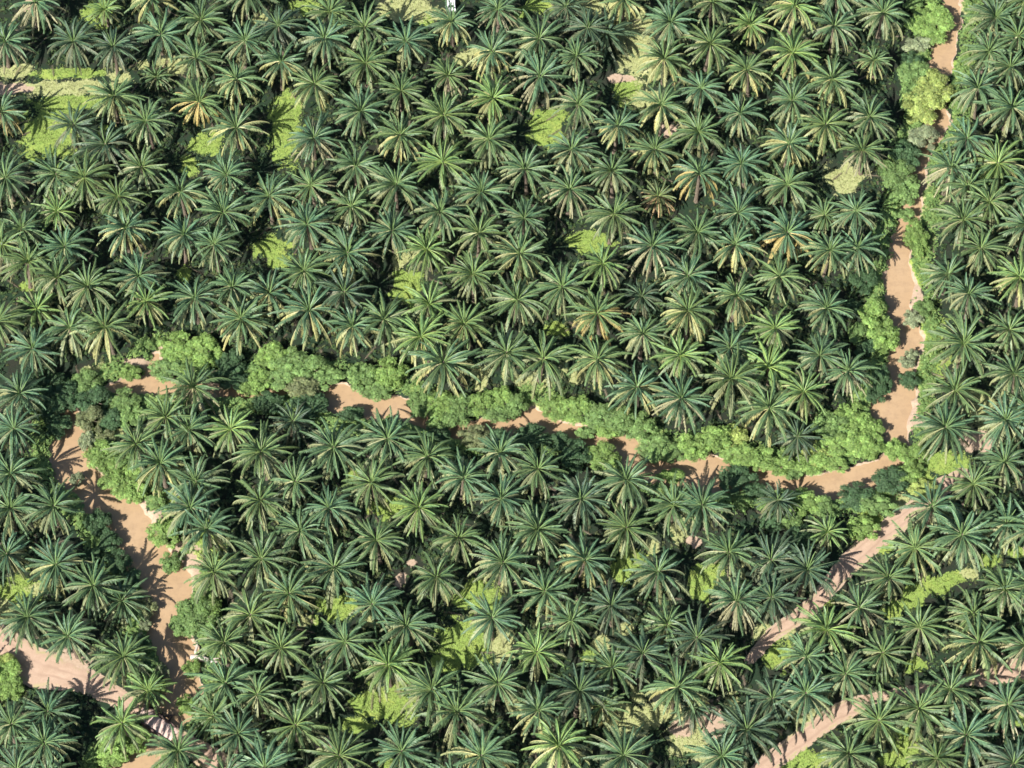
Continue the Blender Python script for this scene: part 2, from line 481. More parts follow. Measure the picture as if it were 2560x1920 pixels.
# ------------------------------------------------------------------ oil palms: meshes
def frond(g, L, az, e0, droop, leaf, roll, M, tint, rtint, bend=0.0, wd=.082, r0=.075, sag=.4):
    n = 12
    s = np.linspace(0, 1, n)
    e = e0 - droop * s ** 1.35
    a = az + bend * s ** 2
    T = np.stack([np.cos(e) * np.cos(a), np.cos(e) * np.sin(a), np.sin(e)], -1)
    pts = np.zeros((n, 3))
    pts[1:] = np.cumsum((T[1:] + T[:-1]) / 2 * (L / (n - 1)), 0)
    pts += .22 * np.array([math.cos(az), math.sin(az), 0])
    g.tube(pts, [r0 * (1 - .85 * k) + .008 for k in s], 4, rtint, cap=False)
    ss = .15 + .85 * (np.arange(M) + .5) / M
    for side in (-1, 1):
        for q in ss:
            q = min(.999, q + random.uniform(-.3, .3) / M)
            f = q * (n - 1)
            i = min(int(f), n - 2)
            f -= i
            b = pts[i] * (1 - f) + pts[i + 1] * f
            t = T[i] * (1 - f) + T[i + 1] * f
            t = t / np.linalg.norm(t)
            S = np.array([-math.sin(a[i]), math.cos(a[i]), 0])
            N = np.cross(t, S)
            if N[2] < 0 and abs(t[2]) < .999:
                N = -N
            cr, sr = math.cos(roll), math.sin(roll)
            S, N = S * cr + N * sr, N * cr - S * sr
            prof = min(1, (q - .1) / .22) * (1 - .55 * max(0, (q - .45) / .55) ** 1.6)
            l = leaf * prof * random.uniform(.7, 1.18)
            ang = R(64 - 32 * q) + random.uniform(-.16, .16)
            dr = R(40) + random.uniform(-.22, .28)
            d = math.cos(ang) * t + math.sin(ang) * (side * S * math.cos(dr) - N * math.sin(dr))
            p1 = b + d * l * .55
            d2 = d + np.array([0, 0, -sag])
            d2 /= np.linalg.norm(d2)
            p2 = p1 + d2 * l * .45
            wv = t - (t @ d) * d
            wv = wv / (np.linalg.norm(wv) + 1e-6) * wd * .5
            k = random.uniform(.82, 1.18)
            g.add([b - wv * .6, b + wv * .6, p1 + wv, p1 - wv, p2], [(0, 1, 2, 3), (3, 2, 4)], (tint[0] * k, tint[1] * k, tint[2] * k))


GA = R(137.5)
NV = 14
crowns, skirts, hangs, spears = [], [], [], []
for v in range(NV):
    N = random.choice([50, 54, 58])
    a0 = random.uniform(0, 6.28)
    a1, lean, dens = random.uniform(0, 6.28), R(random.uniform(2, 13)), random.uniform(.04, .14)
    gc, gs, gp = Geo(), Geo(), Geo()
    for i in range(N):
        r = i / (N - 1)
        az = a0 + i * GA + random.uniform(-.24, .24)
        e0 = R(84 - 104 * r ** .68 + random.uniform(-13, 13)) + lean * math.cos(az - a1)
        droop = R(26 + 42 * r + random.uniform(-8, 22))
        L = (3.1 + 2.6 * min(1, r * 2.0)) * random.uniform(.80, 1.12)
        leaf = (.47 + .33 * min(1, r * 2.2)) * random.uniform(.85, 1.15)
        bend = random.uniform(-.5, .5)
        roll = random.uniform(-.75, .75)
        if .1 < r < .95 and random.random() < dens:
            continue
        tone = random.uniform(.74, 1.3)
        if r < .07:
            tint = (1.0, 1.0, 1.0)
            frond(gp, L * .85, az, max(e0, R(74)), R(12), .22, roll, 26, tint, (1.3, 1.3, 1), 0, .09)
        elif r < .64:
            k = r / .64                                            # older fronds are yellower
            tint = (tone * (.66 + .62 * k), tone * (.86 + .34 * k), tone * (.98 + .16 * k))
            frond(gc, L, az, e0, droop, leaf, roll, 54, tint, (2.2 * tone, 1.9 * tone, 1.6 * tone), bend)
        else:
            k = (r - .64) / .36
            tint = (tone * (.68 + .5 * k), tone * (.82 + .26 * k), tone * (.92 + .1 * k))
            frond(gs, L, az, e0, droop, leaf, roll, 52, tint, (1.5, 1.4, 1.5), bend, .08)
    crowns.append(gc.mesh('palm_crown', M_FROND))
    skirts.append(gs.mesh('lower_fronds', M_FROND))
    spears.append(gp.mesh('spear_leaves', M_FROND))
for v in range(4):                                                # long hanging skirts
    gs = Geo()
    N = 22
    for i in range(N):
        az = i * GA + random.uniform(-.2, .2)
        tone = random.uniform(.75, 1.2)
        e0 = R(random.uniform(-38, 5))
        frond(gs, random.uniform(4.8, 6.0), az, e0, R(random.uniform(30, 60)), .62, random.uniform(-.5, .5), 38,
              (tone, tone, tone), (1.3, 1.25, 1.2), random.uniform(-.2, .2), .09, sag=.6)
    hangs.append(gs.mesh('lower_fronds', M_FROND))

trunks = []
for v in range(3):
    g = Geo()
    n = 16
    zs = np.linspace(-.3, 1, 26)
    verts, faces = [], []
    for i, z in enumerate(zs):
        rad = .30 + .14 * math.exp(-max(z, 0) * 9) + .05 * (z > .8)
        for k in range(n):
            a = 2 * math.pi * k / n
            rr = rad * (1 + (.12 if (i + k) % 2 else -.05) + random.uniform(-.04, .04))   # stubs of cut leaf bases
            verts.append((rr * math.cos(a), rr * math.sin(a), z))
    for i in range(len(zs) - 1):
        for k in range(n):
            faces.append((i * n + k, i * n + (k + 1) % n, (i + 1) * n + (k + 1) % n, (i + 1) * n + k))
    faces.append(tuple((len(zs) - 1) * n + k for k in range(n)))
    g.add(verts, faces)
    trunks.append(g.mesh('palm_trunk', M_TRUNK))

# ------------------------------------------------------------------ oil palms: one line per photo tile, x y flags
# flags: y yellow lower fronds, o golden, r orange dead fronds, t long tan skirt, g bright green, d dark, s small, S very small, b big
PALMS = {
    'A': '210 20 t;20 260 t;480 250 d;690 60 gs;735 300 d;970 -40 y;1030 195;1320 100 ;1590 -30;1570 260;1270 345;1012 490 S;1535 520 y;735 620 y;0 695 o;1262 635 o;460 785 d;965 790;1535 810 y;680 920 d;60 1140 t;375 1100;570 1130;935 1060;1465 1115;1180 1225 y;780 1285;1450 1345;140 1450;345 1350 gs;810 1480 y;1180 1520;440 1575 ;1400 1595;25 1560 t',
    'B': '165 170 d;475 60 ;720 165;985 245;1270 120 y;1570 55 t;440 262;155 400 y;712 400;1540 315 y;412 530 y;1250 490 ts;940 590;1512 615 gy;665 695;1225 740;368 868 t;918 862 y;1495 905 b;640 1050;1195 1035 gb;90 1280 y;370 1165 t;905 1195;1465 1215;610 1345;1175 1350;345 1430;885 1470;1440 1500;595 1605 y;1130 1600 g',
    'C': '155 225 ;350 40 ds;490 160 d;598 215 dl;725 -30 y;1030 130;1290 0 ;1550 140 gys;435 365;1268 272 ;985 385 y;148 480 bt;1545 450 y;1215 580;410 650 ;965 690 y;1485 725;670 825 y;1225 855;365 970;940 975 y;95 1100;655 1110;1520 1040;1205 1140 o;365 1235 bt;935 1270 rs;640 1400;1465 1340;75 1385;1180 1480;900 1580 t;1450 1590 y;52 1640 y',
    'D': '155 45 gy;425 180;735 90;160 340 gy;705 375 ys;405 480 y;470 -50;150 620;385 800 y;665 740 ;130 925 y;105 1190;625 960 t;592 1350;360 1395 s;105 1490 o;600 1600;385 1610 y;1450 105;1615 205;1410 320;1570 440;1370 580;1555 690 b;1320 890 ;1495 1030 gy;1170 1090 t;1310 1205;1460 1290;1270 1430 b;1660 1460;1395 1580 ;1650 -40;1690 1230',
    'E': '165 50;360 110;570 205;870 100;958 300 gy;1262 270;235 315 gs;-5 420;440 475;705 460 y;200 575;1560 390 y;1495 190;95 880 ;1265 850 t;105 1110;1055 1010 ;1240 1125;1500 1090 g;100 1395;880 1190;1050 1350 y;1300 1450;340 1600;65 1640;1225 1620',
    'F': '310 65;85 240 y;560 200 d;340 365 by;640 465 y;825 410;1130 275 g;1410 130;1390 430 y;1110 520 gy;1195 665 by;1630 590 ;1675 290;225 1060 ds;500 1230 b;820 1160;1090 1295 ;50 1275;255 1440;775 1450;1330 1430;20 1600;510 1630;1060 1600 g;1595 1295 ;1570 1575',
    'G': '600 60 g;1165 110;320 180;1440 260 y;25 285;570 345 o;865 260 ds;1140 365 y;840 500;1430 570;180 660 b;560 650 y;1120 640 g;820 830 by;1410 805 b;1110 905 bt;160 1395;720 1470;420 1580 d;1040 1590;1270 1610',
    'H': '95 130;370 345;75 440 g;350 640;530 725 t;20 690 g;205 880 gy;25 980 by;210 1160 ds;1165 95;1315 260;1650 150 gy;1590 480;1260 545 b;1210 845;1630 750;1140 1085 b;1545 1050;1545 1350;1300 1465;1065 1610;60 1560 ds;1690 1010',
    'I': '1350 110;65 245;370 325 y;605 485;1375 400;790 570 l;200 665 b;1610 640;470 790;1455 850 ;780 955;1470 1115 b;335 1290;945 1165 gs;830 1350 g;60 1350;285 1520 ;1380 1290;1505 1420;1140 1545;80 1650;1500 1700;330 1700',
    'J': '280 120;795 190;1290 150;20 290 ;1575 305 b;515 330 b;240 505 y;770 570;1150 430;1000 725;1525 670;195 860;570 820;860 990 g;410 1080;1565 1070;1130 1170;30 1180;1310 1310 b;260 1350 b;940 1510;540 1580;1495 1570 y;70 1640;1250 1720',
    'K': '150 90;740 90;450 290 y;935 395;1425 270;200 480 y;655 585 d;1445 590 bt;400 720;1020 700;145 885 g;850 890 d;1210 790 d;1335 985 g;660 1010;1045 1110 y;415 1175 d;605 1240 ys;145 1295 y;1160 1250 ds;1530 1385 bd;295 1530 gy;725 1580 b;1360 1600',
    'L': '375 120 gs;30 285 d;230 385 d;60 535 d;970 215 y;1290 120 b;1520 65;755 400;580 600 t;370 770 g;1545 520;1310 630;1015 755 ;1350 840 by;765 880;225 940;530 1030 ;260 1165 b;1660 850 t;1210 1150;960 1245;715 1330;1300 1415 b;1575 1260 t;540 1575;1110 1600;20 1190 d;1710 80 y;1580 1620 d;1690 470',
}
ORD = ['nearest', 'second', 'third', 'fourth', 'fifth', 'sixth', 'seventh', 'eighth', 'ninth', 'tenth', 'eleventh', 'twelfth', 'thirteenth', 'fourteenth', 'fifteenth', 'sixteenth']
LAND = [('A', 320, 570, 'grassy track at upper left'), ('A', 300, 880, "lime clearing under that track"), ('B', 185, 850, 'narrow upright lime clearing'),
        ('B', 1050, 60, "white car's straw clearing"), ('C', 780, 350, 'straw strip between the palms'), ('C', 210, 820, "lime gap by the straw strip"),
        ('D', 1050, 150, 'topmost streamside tree'), ('D', 1030, 600, 'yellow-green streamside tree'), ('D', 870, 1150, "right stream's narrowed neck"),
        ('H', 850, 200, "right stream's sunlit bend"), ('H', 900, 1000, 'pink sandbar'), ('H', 430, 1490, "muddy stream corner pool"),
        ('L', 500, 370, 'pink diagonal track'), ('L', 1100, 470, "diagonal track's lime gap"), ('L', 1550, 1040, "short right-edge track"),
        ('L', 250, 1450, "bottom-right corner track"), ('K', 1180, 1440, "straw clearing near that track"), ('K', 760, 1330, "yellow gap at bottom centre"),
        ('J', 1370, 760, 'lime clearing around one palm'), ('J', 830, 1240, 'round lime clearing at bottom'), ('J', 560, 620, "lower block's small lime gap"),
        ('I', 1080, 500, "left stream's lower reach"), ('I', 1020, 1370, 'small log bridge'), ('I', 270, 1000, "wide lower-left pink track"),
        ('E', 450, 1250, "left stream's shaded reach"), ('E', 870, 840, "left stream's brown pool"), ('E', 1230, 640, "brown pool's big bright tree"),
        ('F', 700, 960, "stream's wide middle pool"), ('F', 1420, 1080, "stream's narrow shaded part"), ('G', 550, 1060, "long stream tree belt"),
        ('G', 1250, 1370, 'sunlit pool below the tree belt'), ('F', 970, 200, "straggly central lime gap"), ('C', 1200, 1200, 'most golden palm'),
        ('C', 970, 1390, 'orange-brown dying palm'), ('D', 490, 1160, 'straw gap beside the dark shadow'), ('B', 100, 1610, 'lime patch left of centre'),
        ('K', 740, 330, "lower block's lime sliver"), ('A', 1340, 940, "top-left block lime patch")]
LPX = [px(t, x, y) + (nm,) for t, x, y, nm in LAND]
DIRS = ['right of', 'above-right of', 'above', 'above-left of', 'left of', 'below-left of', 'below', 'below-right of']


class Namer:
    """says where a thing stands by the nearest landmark, a direction from it and its rank that way"""

    def __init__(self):
        self.items = []

    def add(self, o, x, y, look):
        best = min(((math.hypot(x - a, (y - b) * 1.1), i) for i, (a, b, _) in enumerate(LPX)))
        i = best[1]
        a, b, _ = LPX[i]
        k = int(round(math.atan2(b - y, x - a) / (math.pi / 4))) % 8
        self.items.append((i, k, best[0], o, look))

    def done(self):
        by = {}
        for it in self.items:
            by.setdefault((it[0], it[1]), []).append(it)
        for (i, k), L in by.items():
            L.sort(key=lambda t: t[2])
            for n, it in enumerate(L):
                it[3]['label'] = f'{it[4]}, {ORD[n]} {DIRS[k]} the {LPX[i][2]}'


GREEN = np.array([.081, .138, .067])
palm_names, palm_pos = Namer(), []
kinds = {}
first = {}


def place_palm(x, y, flags, label=True):
    """x, y: photo pixel of the crown's hub"""
    f = flags
    small = .62 if 'S' in f else .78 if 's' in f else 1.13 if 'b' in f else 1.0
    sc = small * random.uniform(.92, 1.15)
    H = ((4.2 if 'l' in f else 7.6) if small >= 1 else 5.2 if small > .7 else 2.2) * random.uniform(.88, 1.12)
    q = P(x, y, H + .3)
    root = bpy.data.objects.new('oil_palm', None)
    C.objects.link(root)
    root.empty_display_size = .5
    root.location = (q[0], q[1], 0)
    root.rotation_euler = (R(random.uniform(-6, 6)), R(random.uniform(-6, 6)), random.uniform(0, 6.283))
    hue = random.uniform(-.9, .9)
    val = random.uniform(.88, 1.14)
    c = GREEN * np.array([1 + .14 * hue, 1 + .04 * hue, 1 - .16 * hue]) * val
    if 'g' in f:
        c = np.array([.120, .195, .070]) * val
    if 'd' in f:
        c = np.array([.058, .098, .058]) * val
    if 'r' in f:
        c = np.array([.10, .13, .06])
    low = np.array([.220, .248, .127]) * random.uniform(.9, 1.15)
    if 'd' in f:
        low = np.array([.15, .17, .10])
    if 'y' in f:
        low = np.array([.325, .335, .150]) * random.uniform(.9, 1.1)
    if 'o' in f:
        low = np.array([.40, .335, .135])
    if 't' in f:
        low = np.array([.285, .28, .17]) * random.uniform(.85, 1.1)
    if 'r' in f:
        low = np.array([.40, .29, .165])
    tr = link('trunk', random.choice(trunks), root)
    ts = .8 + .2 * small
    tr.scale = (ts, ts, H)
    v = random.randrange(NV)
    top = (0, 0, H)
    cr = link('crown', crowns[v], root, c)
    hang = 't' in f or 'r' in f
    lo = link('lower_fronds', hangs[random.randrange(4)] if hang else skirts[(v + random.randrange(4) * 3) % NV], root, low)
    sp = link('spear_leaves', spears[v], root, np.array([.15, .235, .105]) * (1.25 if 'g' in f else 1))
    for o in (cr, lo, sp):
        o.location = top
        o.scale = (sc, sc, sc * random.uniform(.95, 1.08))
    lo.location = (0, 0, H - .15)
    if label:
        size = '' if ('g' in f and f[-1] in 'yt') else 'tiny ' if 'S' in f else 'small ' if 's' in f else 'large ' if 'b' in f else ''
        tone = 'bright green ' if 'g' in f else 'dark ' if 'd' in f else ''
        sk = 'golden-skirted ' if 'o' in f else 'orange-skirted ' if 'r' in f else 'tan-skirted ' if 't' in f else 'yellow-skirted ' if 'y' in f else ''
        tag(root, None, 'oil palm', 'oil palms of the plantation')
        palm_names.add(root, x, y, (size + tone + sk + 'oil palm'))
    palm_pos.append((q[0], q[1]))
    return root


seen = []
for t, s in PALMS.items():
    for it in s.split(';'):
        a = it.split()
        x, y = px(t, float(a[0]), float(a[1]))
        if any(math.hypot(x - u, y - v) < 42 for u, v in seen):
            print('CLOSE PALM', t, it)
            continue
        seen.append((x, y))
        place_palm(x, y, a[2] if len(a) > 2 else '')
palm_names.done()
print('PALMS', len(seen))

# palms that stand outside the photo: one mass, so that the plantation goes on beyond the frame
gq = Geo()
for i in range(26):
    r = i / 25
    frond(gq, (3.1 + 2.6 * min(1, r * 2)), i * GA, R(84 - 102 * r ** .9), R(26 + 44 * r), .6 + .4 * r, random.uniform(-.4, .4), 16,
          (.09 + .11 * r, .14 + .08 * r, .066 + .03 * r), (.2, .2, .12), random.uniform(-.2, .2), .26)
gq.tube([(0, 0, -7.4), (0, 0, -7), (0, 0, .1)], [.45, .32, .34], 8, (.15, .12, .09))
qv, qf, qt = np.array(gq.v, float), gq.f, gq.t
gg = Geo()
for row in range(-14, 15):
    for k in range(-16, 17):
        x = k * 7.9 + random.uniform(-.6, .6)
        y = row * 9.1 + (4.55 if k % 2 else 0) + random.uniform(-.6, .6)
        if abs(x) > 122 or not -104 < y < 118:
            continue
        dd = np.array([x, y, 7.4]) - CAM
        dz = dd @ FWD
        u, w_ = 1280 + FX * (dd @ RIGHT) / dz, 960 - FX * (dd @ UP) / dz
        if -75 < u < 2635 and -75 < w_ < 1995:
            continue
        if any((x - a) ** 2 + (y - b) ** 2 < 49 for a, b in palm_pos):
            continue
        qx, qy = np.array([[x]], np.float32), np.array([[y]], np.float32)
        if min(line_sdf(qx, qy, p_, h_)[0, 0] for p_, h_ in riv + trk) < 1.5:
            continue
        a, sc_ = random.uniform(0, 6.28), random.uniform(.92, 1.08)
        rot = np.array([[math.cos(a), -math.sin(a), 0], [math.sin(a), math.cos(a), 0], [0, 0, 1]])
        o = len(gg.v)
        gg.v.extend((qv @ rot.T) * sc_ + np.array([x, y, 7.4 * sc_]))
        gg.f.extend(tuple(j + o for j in f) for f in qf)
        gg.t.extend(qt)
tag(link('palm_grove', gg.mesh('palm_grove', M_FROND), None, (1, 1, 1)), 'rest of the oil palm plantation going on past the edges', None, None, 'stuff')

# ------------------------------------------------------------------ broad-leaved trees and bushes on the banks
tree_crowns, tree_trunks = [], []
for v in range(7):
    g = Geo()
    nb = random.randrange(16, 24)
    blobs = []
    for i in range(nb):
        a, r = i * GA, math.sqrt((i + .5) / nb) * .78
        zz = .62 * math.sqrt(max(0, 1 - r * r)) + random.uniform(-.3, .26)
        blobs.append((np.array([r * math.cos(a), r * math.sin(a), zz]) + rng.normal(0, .09, 3), random.uniform(.17, .36), random.uniform(.72, 1.28)))
    for c, br, tone in blobs:
        for k in range(int(150 * br / .28)):
            d = rng.normal(0, 1, 3)
            d /= np.linalg.norm(d)
            if d[2] < -.5:
                continue
            cen = c + d * br * random.uniform(.5, 1.22) * np.array([1, 1, .85])
            if cen[2] < -.1:
                continue
            ax = d + rng.normal(0, .45, 3) + np.array([0, 0, .5])
            ax /= np.linalg.norm(ax)
            st = tone * random.uniform(.72, 1.3)
            sr = random.uniform(.045, .10)
            e1 = np.cross(ax, rng.normal(0, 1, 3))
            e1 /= np.linalg.norm(e1) + 1e-6
            e2 = np.cross(ax, e1)
            nl = random.randrange(6, 10)
            for q in range(nl):                                   # leaves round the tip of a sprig
                a = q * GA
                out_ = e1 * math.cos(a) + e2 * math.sin(a)
                u = out_ + ax * random.uniform(-.35, .35)
                u /= np.linalg.norm(u)
                w = np.cross(u, ax + rng.normal(0, .25, 3))
                w /= np.linalg.norm(w) + 1e-6
                ln, wd = sr * random.uniform(.7, 1.15), sr * random.uniform(.22, .34)
                b = cen + ax * random.uniform(-.03, .03) + u * .008
                tt = st * random.uniform(.85, 1.15)
                g.add([b, b + u * ln * .55 + w * wd, b + u * ln - ax * .02, b + u * ln * .55 - w * wd], [(0, 1, 2, 3)],
                      (tt * random.uniform(.9, 1.12), tt, tt * random.uniform(.85, 1.1)))
    tree_crowns.append(g.mesh('tree_crown', M_LEAF))
    g = Geo()
    g.tube([(0, 0, -.4), (.02, 0, .1), (-.02, .03, .45), (0, 0, .75)], [.075, .055, .042, .02], 7)
    for i in range(6):
        a = i * GA
        g.tube([(0, 0, .3 + .05 * i), (.3 * math.cos(a), .3 * math.sin(a), .62), (.62 * math.cos(a), .62 * math.sin(a), .85)], [.035, .022, .008], 5)
    tree_trunks.append(g.mesh('tree_trunk', M_BARK))

# tile x y rx ry tone ; tones: b bright, y yellow-green, m mid, k dark (on the far-left bushes, shade put into the colour), o olive, p pale grey-green
TREES = '''
D 1050 140 145 165 b;D 940 30 60 60 m;D 1080 590 130 130 y;D 1000 690 130 110 y;D 950 480 110 110 m;D 930 620 80 110 m;D 1010 880 100 90 p;D 900 990 90 100 k;D 850 1140 120 95 m;D 885 1250 90 80 m;D 890 1390 55 50 m;D 960 1530 75 120 b;D 960 290 90 60 p;D 930 400 70 60 k;D 760 1080 60 50 m
E 330 830 100 90 k;E 420 900 90 90 k;E 320 960 80 90 k;E 370 1090 80 80 k;E 1150 590 120 110 b;E 1310 600 110 100 b;E 1090 740 110 90 m;E 1250 730 100 90 b;E 850 750 65 55 b;E 560 820 90 80 m;E 620 930 110 100 k;E 800 930 95 80 m;E 590 1050 90 90 o;E 720 1050 80 70 k;E 860 1040 70 90 m;E 680 1290 110 110 b;E 770 1440 120 110 b;E 850 1530 90 70 b;E 560 1190 50 60 p;E 1500 700 90 80 k;E 1620 850 80 60 b;E 1500 790 110 70 k;E 690 1170 60 40 o;E 500 1440 40 50 p;E 1010 1590 60 50 m;E 820 1340 70 60 m;E 1390 660 60 60 b
F 100 640 100 80 b;F 230 690 120 90 m;F 360 720 110 90 m;F 470 790 90 70 m;F 310 850 100 70 o;F 30 810 80 70 b;F 160 800 100 80 m;F 690 780 90 90 m;F 860 750 110 100 b;F 780 870 90 60 m;F 1080 960 90 90 m;F 1190 970 110 90 b;F 1300 990 100 100 m;F 1460 960 90 90 b;F 1580 930 90 90 b;F 1560 1020 90 60 m;F 350 960 110 90 k;F 1210 1060 90 50 m;F 1420 1170 100 80 o;F 1560 1210 90 90 k;F 620 1020 80 50 k;F 80 950 90 80 k;F 1190 1140 70 60 k
G 20 960 70 80 m;G 290 990 90 90 b;G 420 1000 110 100 b;G 560 1030 110 90 m;G 690 1060 110 90 m;G 830 1110 90 80 m;G 620 1130 80 50 b;G 930 1240 110 80 m;G 1030 1270 80 60 m;G 1190 1240 90 80 b;G 1320 1180 110 90 b;G 1440 1170 90 80 y;G 1480 1290 110 80 b;G 1590 1310 90 80 b;G 590 1300 100 85 b;G 400 1280 100 100 k;G 300 1200 80 60 k;G 1030 1420 80 50 b;G 1450 1440 110 90 k;G 1490 1590 60 50 m;G 880 1310 50 40 o;G 1580 1530 70 60 k;G 130 1170 110 70 k;G 480 1140 60 40 m
H 690 370 95 110 b;H 760 520 95 100 b;H 590 500 70 90 m;H 640 590 80 60 k;H 620 150 80 100 k;H 740 800 60 100 k;H 690 890 60 60 k;H 400 1080 110 90 m;H 540 1060 110 90 b;H 660 1120 90 90 b;H 560 1190 110 90 b;H 430 1230 110 80 b;H 660 1220 80 90 b;H 270 1340 110 80 b;H 420 1340 90 60 b;H 60 1350 100 70 b;H 170 1390 70 60 m;H 540 1090 50 42 p;H 830 1250 70 70 b;H 950 1290 80 85 b;H 800 1460 110 80 k;H 900 1430 80 70 b;H 570 1560 110 75 k;H 700 1610 110 60 m;H 220 1590 110 80 b;H 940 405 62 52 p;H 905 690 50 34 p;H 915 800 65 60 k;H 1010 330 60 60 m;H 330 1280 90 80 y;H 560 330 60 60 k;H 930 640 44 30 p;H 350 1620 80 60 m;H 1010 1500 90 60 y
I 1060 140 95 90 b;I 1290 690 120 110 m;I 1220 620 70 60 m;I 1350 620 80 80 b;I 1180 730 70 70 m;I 1110 330 60 60 m;I 750 1520 110 90 b;I 860 1470 80 80 b;I 730 1610 80 60 b;I 1240 1010 50 60 b;I 30 1030 90 90 b;I 60 1130 80 70 b;I 1210 1250 60 50 b;I 960 620 50 50 o;I 930 720 40 40 p;I 1050 1030 40 50 p;I 1350 270 70 50 y;I 40 960 60 50 y;I 880 1080 50 50 k;I 640 60 80 80 k;I 700 190 70 70 k;I 760 320 80 80 k;I 830 440 70 80 k;I 870 620 45 50 k;I 900 850 55 60 k;I 950 1000 40 50 k;I 1010 1110 50 60 k;I 560 300 80 60 k
L 610 100 90 70 b;L 130 40 90 60 m;L 30 60 80 60 k;L 220 160 80 60 k
'''
TONE = {'b': (.225, .345, .108), 'y': (.34, .42, .14), 'm': (.18, .285, .105), 'k': (.075, .140, .068), 'o': (.20, .235, .12), 'p': (.27, .32, .20)}  # k trees on the left stream's left bank are added to shade the water
TWORD = {'b': 'bright green', 'y': 'yellow-green', 'm': 'mid green', 'k': 'dark green', 'o': 'olive', 'p': 'pale greyish'}
tree_names = Namer()
for item in TREES.replace('\n', ';').split(';'):
    if not item.strip():
        continue
    t, x, y, rx, ry, k = item.split()
    x, y = px(t, float(x), float(y))
    rx = float(rx) / 35.9 * 1.14
    ry = float(ry) / 35.9 / .88 * 1.06
    big = (rx + ry) / 2
    h = min(3.5, .8 + .8 * big) * random.uniform(.8, 1.15)
    q = P(x, y, h * .62)
    tree = big > 2.2
    root = bpy.data.objects.new('bank_tree' if tree else 'bush', None)
    C.objects.link(root)
    root.location = (q[0], q[1], -.1)
    root.rotation_euler = (0, 0, random.choice([0, math.pi]) + random.uniform(-.25, .25))
    v = random.randrange(7)
    c = np.array(TONE[k]) * random.uniform(.88, 1.12)
    cr = link('crown' if tree else 'foliage', tree_crowns[v], root, c)
    cr.location = (0, 0, h * .30)
    cr.scale = (rx, ry, h * .72)
    tr = link('trunk' if tree else 'stem', tree_trunks[v], root)
    tr.location = (0, 0, 0)
    tr.scale = (big * .9, big * .9, h * .95)
    tag(root, None, 'tree' if tree else 'bush', 'trees along the stream' if tree else 'bushes on the stream banks')
    tree_names.add(root, x, y, f"{TWORD[k]} {'spreading tree' if tree else 'low bush'}")
tree_names.done()

# ------------------------------------------------------------------ grass in the clearings and dead fronds on the floor
gxs = rng.uniform(-100, 100, 480000)
gys = rng.uniform(-84, 100, 480000)
ix = np.clip(((gxs + 112) / .45).astype(int) + 5, 0, nx - 1)
iy = np.clip(((gys + 92) / .45).astype(int) + 5, 0, ny - 1)
lv, dv, sv = lime[iy, ix], dry[iy, ix], sand[iy, ix]
keep = (np.maximum(lv, dv * .8) > rng.uniform(.25, 1.1, len(gxs))) & (sv < .45) & (TS[iy, ix] > .1) & (RS[iy, ix] > .4)
bx, by, bl, bd, bz = gxs[keep], gys[keep], lv[keep], dv[keep], Z[iy, ix][keep]
nb = len(bx)
V = np.zeros((nb, 3, 4, 3), np.float32)
for k in range(3):
    a = rng.uniform(0, 6.283, nb)
    ln = rng.uniform(.14, .36, nb)
    wd = rng.uniform(.04, .09, nb)
    hh = rng.uniform(.06, .2, nb)
    ca, sa = np.cos(a), np.sin(a)
    for j, (along, side, up) in enumerate(((0, -1, .0), (0, 1, .0), (.6, .9, .9), (1, 0, .75))):
        V[:, k, j, 0] = bx + ca * ln * along - sa * wd * side
        V[:, k, j, 1] = by + sa * ln * along + ca * wd * side
        V[:, k, j, 2] = bz + hh * up
V = V.reshape(-1, 3)
me = bpy.data.meshes.new('grass')
nf = nb * 3
me.vertices.add(len(V))
me.vertices.foreach_set('co', V.ravel())
me.loops.add(nf * 4)
me.loops.foreach_set('vertex_index', np.arange(nf * 4, dtype=np.int32))
me.polygons.add(nf)
me.polygons.foreach_set('loop_start', np.arange(0, nf * 4, 4, dtype=np.int32))
me.update(calc_edges=True)
tint = np.ones((nb, 3, 4), np.float32)
isdry = (bd + .2 * rng.uniform(-.2, 1, nb) > bl)[:, None, None]
tint[:, :, :3] = np.where(isdry, np.array([.35, .365, .18]), np.array([.245, .325, .095])) * rng.uniform(.75, 1.25, (nb, 3, 1))
a = me.attributes.new('tint', 'FLOAT_COLOR', 'FACE')
a.data.foreach_set('color', tint.ravel())
me.materials.append(M_GRASS)
tag(link('grass', me), 'lime and straw coloured grass in the clearings', None, None, 'stuff')
print('GRASS', nb)

